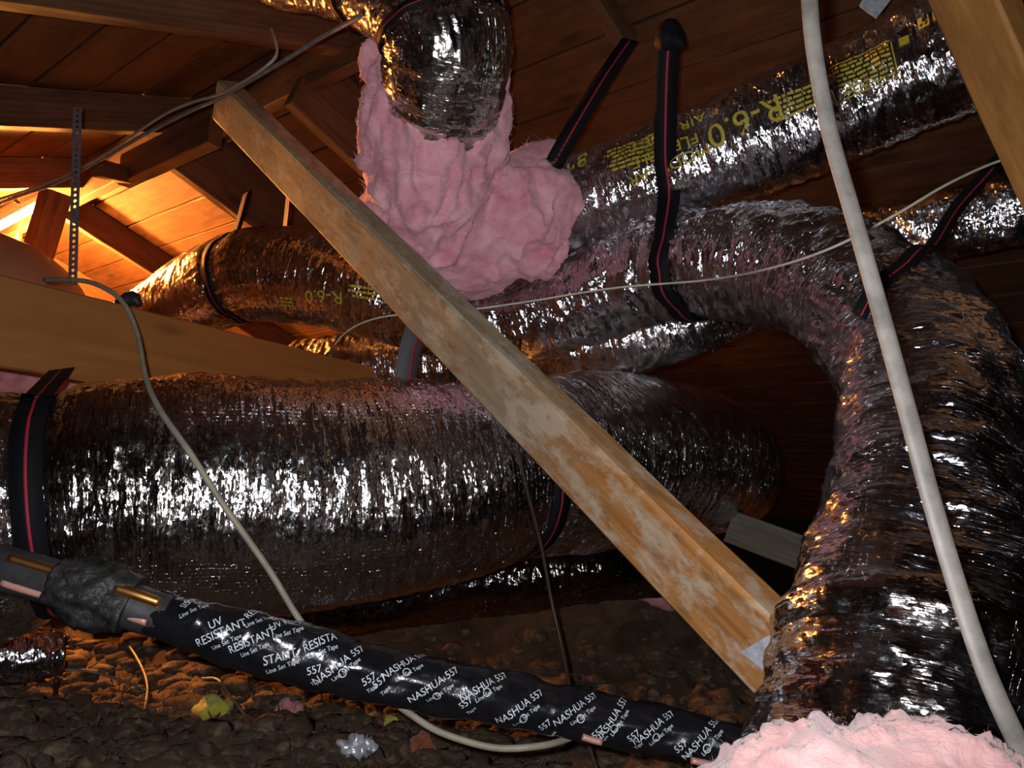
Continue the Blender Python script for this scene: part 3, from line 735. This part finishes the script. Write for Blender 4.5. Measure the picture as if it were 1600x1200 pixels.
# perforated steel hanger
def hanger():
    L, w, n = .50, .021, 31
    A = Vector(P(121, 168, 1.95)); B = Vector(P(113, 445, 1.9)); x = (B - A); L = x.length; x.normalize()
    y = Vector(_right); y = (y - x * y.dot(x)).normalized(); z = x.cross(y)
    bm = bmesh.new(); p = L / n; R = .0042
    for k in range(n):
        cx = p * (k + .5)
        hole = []; out = []
        for q in range(8):
            a = math.pi / 4 * q + math.pi / 8; hole.append((cx + R * math.cos(a), R * math.sin(a)))
            ca, sa = math.cos(a), math.sin(a); sc = min(p / 2 / abs(ca), w / 2 / abs(sa)); out.append((cx + ca * sc, sa * sc))
        # corners of the cell
        cell = [(cx + p / 2, w / 2), (cx - p / 2, w / 2), (cx - p / 2, -w / 2), (cx + p / 2, -w / 2)]
        hv = [bm.verts.new((a, b, 0)) for a, b in hole]; ov = [bm.verts.new((a, b, 0)) for a, b in out]; cv = [bm.verts.new((a, b, 0)) for a, b in cell]
        for q in range(8):
            r_ = (q + 1) % 8
            oa, ob_ = out[q], out[r_]
            f = [hv[q], ov[q]]
            for ci, (a, b) in enumerate(cell):
                ang = math.atan2(b, a - cx); a0 = math.atan2(oa[1], oa[0] - cx); a1 = math.atan2(ob_[1], ob_[0] - cx)
                if (a1 - a0) % (2 * math.pi) > (ang - a0) % (2 * math.pi) > 1e-6: f.append(cv[ci])
            f += [ov[r_], hv[r_]]
            bm.faces.new(f)
    bmesh.ops.remove_doubles(bm, verts=bm.verts, dist=.0002)
    bmesh.ops.recalc_face_normals(bm, faces=bm.faces)
    bmesh.ops.solidify(bm, geom=bm.faces[:], thickness=.002)
    me = bpy.data.meshes.new('perforated_hanger'); bm.to_mesh(me); bm.free()
    o = link('perforated_hanger', me, DSTEEL); W = Matrix.Identity(4)
    for i in range(3): W[i][0] = x[i]; W[i][1] = y[i]; W[i][2] = z[i]; W[i][3] = A[i]
    o.matrix_world = W
    return tag(o, 'perforated steel hanger strap standing on the wide plank at upper left', 'hanger')
hanger()

# ------------------------------------------------------------------ tan tank shell, lamp
def tank():
    c0, c1 = P(-260, 530, 2.45), P(130, 570, 2.75)
    ax = c1 - c0; L = np.linalg.norm(ax); ax /= L
    rows = []
    for t, r in ((0, .42), (.3, .43), (.5, .42), (.7, .385), (.85, .33), (.95, .265), (1.0, .21)): rows.append((*(c0 + ax * L * 1.0 * t), r))
    t = Tube(rows, step=.015, nth=64); o = link('tan_tank', t.mesh('tan_tank'), TANK)
    tag(o, 'smooth rounded tan shell behind the wide plank at far left', 'tank')
    b = blob('dark_fitting', [[(*P(190, 474, 2.05), .018), (*P(206, 466, 2.05), .020), (*P(218, 474, 2.05), .014)]], .006, BLACKP, .002, 20)
    tag(b, 'small dark fitting poking above the plank beside the tan shell', 'fitting')
tank()

def lamp():
    p = P(24, 394, 3.9)
    root = tag(empty('work_lamp', p), 'glowing bare lamp bulb hidden behind the tan shell', 'lamp')
    bm = bmesh.new(); bmesh.ops.create_uvsphere(bm, u_segments=24, v_segments=14, radius=.034)
    for v in bm.verts:
        if v.co.z > 0: f = v.co.z / .034; v.co.z *= 1.35; v.co.x *= 1 - .45 * f * f; v.co.y *= 1 - .45 * f * f
    me = bpy.data.meshes.new('bulb'); bm.to_mesh(me); bm.free()
    for q in me.polygons: q.use_smooth = True
    m = NT('glowing_bulb'); m.b.inputs['Emission Color'].default_value = (1.0, .34, .06, 1); m.b.inputs['Emission Strength'].default_value = LAMP_POWER / (math.pi * 4 * math.pi * .034 ** 2) ; m.b.inputs['Base Color'].default_value = (1, .8, .6, 1)
    link('bulb', me, m.m, root)
    bm = bmesh.new(); bmesh.ops.create_cone(bm, cap_ends=True, segments=20, radius1=.016, radius2=.02, depth=.05, matrix=Matrix.Translation((0, 0, .068)))
    me = bpy.data.meshes.new('socket'); bm.to_mesh(me); bm.free(); link('socket', me, BRASS, root)
    cable('lamp_cord', [(0, 0, .09), (.01, .01, .18), (.0, .03, RZ - p[2] - .15)], DCORD, .004, parent=root, world_pts=True)
lamp()
def tube_lamp():
    a, b = P(-70, 388, 3.55), P(74, 312, 3.95)
    root = tag(empty('tube_lamp', (a + b) / 2), 'glaring bar-shaped lamp at the far left edge behind the tan shell', 'lamp')
    t = Tube([(*a, .022), (*(a * .67 + b * .33), .022), (*(a * .33 + b * .67), .022), (*b, .022)], step=.02, nth=20)
    m = NT('glowing_tube'); m.b.inputs['Emission Color'].default_value = (1.0, .34, .06, 1); m.b.inputs['Emission Strength'].default_value = TUBE_POWER / (math.pi * 2 * math.pi * .022 * float(np.linalg.norm(b - a)))
    child(link('glowing_tube', t.mesh('glowing_tube'), m.m), root)
    timber('lamp_housing', a + np.array([0, 0, .05]), b + np.array([0, 0, .05]), .07, .03, mat=STEEL, parent=root)
tube_lamp()

# ------------------------------------------------------------------ pink insulation
sleeve = blob('torn_insulation', [
    px_path([(668, 95, 1.92, .098), (668, 150, 1.90, .153), (664, 215, 1.87, .166), (668, 290, 1.90, .140), (690, 350, 1.97, .138), (735, 395, 2.02, .115)]),
    px_path([(725, 370, 2.0, .115), (765, 355, 2.0, .115), (815, 335, 2.0, .112), (842, 322, 2.0, .095)]),
    px_path([(800, 300, 2.0, .07), (838, 245, 2.02, .035)]), px_path([(820, 350, 1.98, .09), (872, 385, 2.0, .035)]),
    px_path([(720, 420, 2.0, .065), (845, 402, 2.0, .04)]),
    px_path([(598, 110, 1.90, .057), (588, 80, 1.90, .034), (602, 52, 1.90, .014)]),
    px_path([(774, 110, 1.82, .012), (777, 160, 1.82, .030), (755, 225, 1.86, .055)]),
    px_path([(620, 320, 1.98, .055), (590, 330, 2.0, .055)])], .007, PINK, .020, 9, 9000, FIBRE, 5, .032)
tag(sleeve, 'torn pink fibreglass sleeve hanging from the top elbow duct', 'insulation')
pk2 = blob('insulation_tuft', [px_path([(1150, 1345, .64, .070), (1230, 1306, .62, .068), (1340, 1294, .60, .068), (1470, 1290, .60, .070), (1580, 1330, .60, .070)]), px_path([(1470, 1195, .60, .025), (1478, 1150, .62, .012)])], .005, PINKL, .010, 18, 5000, PINKL, 8, .009)
tag(pk2, 'pale pink fluffy insulation heaped in the lower right corner', 'insulation')
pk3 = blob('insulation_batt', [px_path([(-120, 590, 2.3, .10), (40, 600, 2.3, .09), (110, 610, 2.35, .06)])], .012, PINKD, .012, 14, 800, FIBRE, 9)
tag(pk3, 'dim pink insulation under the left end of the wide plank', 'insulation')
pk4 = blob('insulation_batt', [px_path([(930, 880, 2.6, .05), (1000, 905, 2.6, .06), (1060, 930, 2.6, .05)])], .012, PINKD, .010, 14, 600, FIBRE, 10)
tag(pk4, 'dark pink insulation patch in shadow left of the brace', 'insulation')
def tuft(px, py, r, mat, label, d=None, name='insulation_tuft', seed=1, fm=None):
    p = floor_pt(px, py, .05)
    o = blob(name, [[(*(p + np.array([-r * .5, 0, 0])), r * .7), (*p, r), (*(p + np.array([r * .5, r * .3, 0])), r * .6)]], max(.006, r / 6), mat, r * .3, .6 / r, 150, fm or mat, seed, r * .8)
    return tag(o, label, 'insulation')
tuft(335, 1116, .045, YELLOW, 'bright yellow insulation tuft on the floor at lower left', seed=2)
tuft(612, 1128, .022, YELLOW, 'small dull yellow tuft under the taped pipe', seed=3)
tuft(660, 1168, .03, RUST, 'rust red tuft on the floor near the loose cable', seed=4)
tuft(452, 1112, .035, PINKD, 'faded pink tuft lying below the taped pipe', seed=5)
tuft(205, 1135, .05, LUMP, 'pale grey brown clump beside the yellow tuft', seed=6)
tuft(55, 1185, .035, PINKD, 'dull pink scrap on the floor at the lower left corner', seed=7)

# ------------------------------------------------------------------ the taped line set
pipe_rows = [(-760, 745, 1.12), (-450, 796, 1.14), (-180, 850, 1.16), (-40, 878, 1.16), (70, 906, 1.16), (150, 930, 1.16), (250, 962, 1.17), (400, 1003, 1.18), (550, 1042, 1.20), (700, 1075, 1.22), (850, 1106, 1.24), (1000, 1136, 1.25), (1140, 1166, 1.24), (1260, 1195, 1.22)]
pw = [P(*p) for p in pipe_rows]
def pipe_disp(a, seed):
    def f(t, S, TH, R):
        c, sn = np.cos(TH), np.sin(TH)
        wrap = ((S * 14 + TH / (2 * math.pi)) % 1.0)            # overlapping turns of tape
        return a * (.0022 * wrap + .005 * fbm(S * 16, c * 1.5, sn * 1.5, seed, 3))
    return f
ls = empty('line_set', pw[8]); tag(ls, 'black taped pipe bundle with white lettering running along the bottom', 'pipe')
def seg(i0, i1, r, name, mat, disp, a=0, b=1):
    q, _ = spline(np.array(pw), 400); x, y, d = proj(q)
    m = (x >= i0) & (x <= i1); q = q[m]; idx = np.linspace(0, len(q) - 1, 14).astype(int)
    rad = np.interp(np.linspace(0, 1, 14), np.linspace(0, 1, len(r)), r)
    t = Tube([(*q[k], rr_) for k, rr_ in zip(idx, rad)], step=.004, nth=48, disp=disp)
    o = link(name, t.mesh(name), mat); child(o, ls); return t, o
tt, to = seg(238, 1250, [.030, .040, .041, .040, .039, .038, .037, .037, .036, .036], 'tape_wrap', TAPE, pipe_disp(1.0, 3))
seg(-740, 262, [.032, .032], 'foam_sleeve', FOAM, pipe_disp(.3, 5))
seg(86, 206, [.036, .044, .046, .044, .036], 'dirty_wrap', DIRTY, pipe_disp(2.2, 8))
def tubelet(name, rows, r, mat):
    t = Tube([(*P(*p), r) for p in rows], step=.006, nth=16); o = link(name, t.mesh(name), mat); child(o, ls); return o
tubelet('copper_pipe', [(15, 872, 1.141), (55, 884, 1.141), (110, 900, 1.141)], .0075, COPPER)
tubelet('copper_pipe', [(180, 919, 1.141), (215, 930, 1.141), (250, 942, 1.145)], .0075, COPPER)
tubelet('small_tube', [(4, 910, 1.13), (45, 923, 1.13), (100, 938, 1.13)], .0058, PINKTUBE)
tubelet('small_tube', [(170, 955, 1.14), (200, 963, 1.14), (230, 972, 1.14)], .0058, PINKTUBE)
tubelet('small_tube', [(910, 1151, 1.20), (925, 1156, 1.20), (940, 1160, 1.20)], .005, PINKTUBE)
tubelet('small_tube', [(1080, 1188, 1.20), (1110, 1194, 1.20), (1140, 1200, 1.20)], .005, PINKTUBE)
WT = dict(mat=WPRINT, parent=None)
def lettering(px, py, lines, h, ang, sx=1.0):
    a = math.radians(ang); dn = np.array([math.sin(a), math.cos(a)])
    for k, (s, hh) in enumerate(lines):
        off = dn * (k * 1.45 * h) / 1.18 * F
        o = print_text(tt, px + off[0], py + off[1], s, hh, ang, WPRINT, None, sx, off=.0012); child(o, to)
H = .0105
UV3 = [('UV', H), ('RESISTANT', H), ('Line Set Tape', H * .7)]
UV2 = [('UV RESISTANT', H), ('Line Set Tape', H * .7)]
NA = [('NASHUA 557', H * 1.05), ('Line Set Tape', H * .6)]
ST = ('Line Set Tape', H * .62)
lettering(338, 972, [('UV', H * 1.15), ('RESISTANT', H * 1.15), ST], H * 1.12, 24, .85)
lettering(300, 938, [('SISTANT', H), ST], H, 20, .8); lettering(398, 955, [('RESIST', H), ST], H, 18, .85)
lettering(392, 1003, [('RESISTANT', H * 1.1), ST], H, 24, .8); lettering(446, 974, [('UV RESIS', H), ST], H, 12, .85)
lettering(440, 1024, [('STANT', H * 1.1), ST], H, 14, .9); lettering(500, 1002, [('RESISTA', H * 1.1), ST], H, 18, .85)
for (x, y, a) in ((492, 1050, 14), (595, 1064, 36), (728, 1096, 38), (575, 1063, 30), (852, 1134, 36), (935, 1142, 40), (990, 1150, 36), (1065, 1168, 38)):
    lettering(x, y, [('557', H), ('Tape', H * .55)], H, a, .95)
for (x, y, a) in ((532, 1036, 36), (632, 1036, 30), (678, 1072, 34), (758, 1068, 30), (812, 1104, 34), (902, 1106, 36), (957, 1120, 58), (1022, 1134, 40), (1100, 1152, 50)):
    lettering(x, y, NA, H, a, .95)
    # round approval mark beside it
    th = np.linspace(0, 2 * math.pi, 19)[:-1]; ring = np.vstack([np.stack([np.cos(th), np.sin(th)], 1) * .0062, np.stack([np.cos(th), np.sin(th)], 1) * .0048])
    fr = np.array([[k, (k + 1) % 18, 18 + k] for k in range(18)] + [[(k + 1) % 18, 18 + (k + 1) % 18, 18 + k] for k in range(18)])
    child(on_tube(tt, x + 4, y + 16, ring, fr, 30, 'printed_ring', WPRINT, None, .0012), to)

# ------------------------------------------------------------------ cables and wires
R3 = np.array(_right)
tag(cable('flat_cable', [(1262, -60, .80), (1270, 60, .79), (1295, 200, .78), (1340, 360, .75), (1385, 520, .72), (1420, 650, .69), (1455, 780, .67), (1500, 930, .65), (1545, 1060, .63), (1600, 1180, .62), (1660, 1300, .62)], CABLE, .0046, 1.9, wd=R3), 'thick pale flat cable hanging down the right side in front of everything', 'cable')
tag(cable('looped_cable', [(70, 437, 1.86), (110, 437, 1.80), (150, 444, 1.74), (190, 470, 1.68), (214, 520, 1.62), (228, 590, 1.50), (250, 640, 1.40), (295, 705, 1.33), (350, 790, 1.33), (420, 890, 1.34), (468, 968, 1.34), (520, 1030, 1.33), (590, 1078, 1.28), (640, 1115, 1.24), (690, 1145, 1.24), (770, 1168, 1.24), (840, 1166, 1.24), (890, 1153, 1.28), (940, 1128, 1.34), (1000, 1112, 1.34), (1060, 1124, 1.33), (1110, 1143, 1.31), (1165, 1162, 1.30), (1230, 1190, 1.3)], CABLE2, .0048, 1.15), 'long beige cable looping over the plank, down the largest duct and under the pipe', 'cable')
tag(cable('thin_wire', [(522, 540, 2.05), (540, 520, 2.0), (570, 503, 1.95), (620, 492, 1.9), (730, 484, 1.85), (820, 472, 1.85), (960, 450, 1.80), (1100, 438, 1.70), (1200, 420, 1.48), (1300, 387, 1.36), (1400, 335, 1.34), (1480, 288, 1.36), (1560, 252, 1.40), (1640, 232, 1.40)], WIRE, .0024), 'thin pale wire sagging across the middle from the plank to the right edge', 'wire')
tag(cable('ridge_cable', [(-30, 330, 2.75), (30, 306, 2.7), (90, 285, 2.6), (160, 248, 2.48), (230, 208, 2.34), (300, 172, 2.2), (345, 152, 2.1), (430, 103, 1.95), (500, 60, 1.82), (565, 24, 1.68), (600, 0, 1.64)], CABLE, .0045, 1.4), 'grey white cable running along the ridge up to the top elbow duct', 'cable')
tag(cable('ridge_cable', [(-30, 320, 2.72), (40, 298, 2.66), (100, 276, 2.58), (170, 238, 2.44), (215, 206, 2.32), (262, 176, 2.22), (300, 160, 2.16), (340, 148, 2.08), (380, 128, 2.0), (415, 104, 1.94), (432, 86, 1.94), (430, 62, 1.96), (425, 45, 2.0)], CABLE2, .0036, 1.2), 'thinner yellowish cable beside the ridge cable with its end curling up', 'cable')
tag(cable('lamp_wire', [(-20, 322, 3.2), (8, 308, 3.2), (30, 318, 3.2), (22, 306, 3.25), (50, 300, 3.3)], CABLE, .004), 'short bright wire loop at the far left edge', 'wire')
tag(cable('scrap_wire', [(*floor_pt(188, 990, .12),), (*floor_pt(215, 1030, .10),), (*floor_pt(230, 1070, .08),), (*floor_pt(224, 1122, .06),)], DCORD if False else CABLE2, .0035, world_pts=True), 'dull bent wire standing in the insulation left of the yellow tuft', 'wire')
tag(cable('scrap_wire', [(*floor_pt(316, 1060, .08),), (*floor_pt(340, 1062, .09),), (*floor_pt(362, 1090, .08),), (*floor_pt(395, 1128, .07),), (*floor_pt(440, 1138, .07),), (*floor_pt(482, 1150, .06),)], CABLE2, .0035, world_pts=True), 'curved scrap of wire on the floor right of the yellow tuft', 'wire')
tag(cable('scrap_wire', [(*floor_pt(632, 1002, .08),), (*floor_pt(655, 998, .10),), (*floor_pt(670, 1012, .10),), (*floor_pt(682, 1036, .08),)], CABLE2, .0035, world_pts=True), 'small hooked wire scrap above the taped pipe', 'wire')
tag(cable('extension_cable', [(806, 690, 1.62), (822, 760, 1.64), (845, 850, 1.66), (862, 940, 1.66), (880, 1020, 1.62), (893, 1085, 1.55), (915, 1150, 1.45), (935, 1210, 1.4)], DCORD, .0042), 'thin dark electric cord hanging from the strap past the taped pipe', 'cord')
tag(cable('floor_wire', [(*floor_pt(60, 1046, .14),), (*floor_pt(130, 1048, .14),), (*floor_pt(180, 1060, .13),), (*floor_pt(228, 1078, .12),)], CABLE, .003, world_pts=True), 'thin wire lying in the orange lamplight at lower left', 'wire')
tag(cable('hanger_rod', [(88, 1060, 1.98), (87, 1085, 2.0), (86, 1110, 2.02)], DCORD, .006), 'short dark strap below the pleated duct end at lower left', 'rod')

# foil scraps
plate('foil_scrap', [P(1342, 10, 1.65), P(1356, -20, 1.66), P(1398, -8, 1.66), P(1368, 30, 1.65)], STEEL, 'torn scrap of silver tape hanging at the top right', 'tape')
p = floor_pt(560, 1166, .08)
sc_ = blob('crumpled_foil', [[(*(p + np.array([-.02, 0, 0])), .022), (*p, .03), (*(p + np.array([.015, -.02, 0])), .02)]], .007, STEEL, .014, 40, 0, None, 4); tag(sc_, 'small crumpled ball of foil on the floor below the pipe', 'foil')
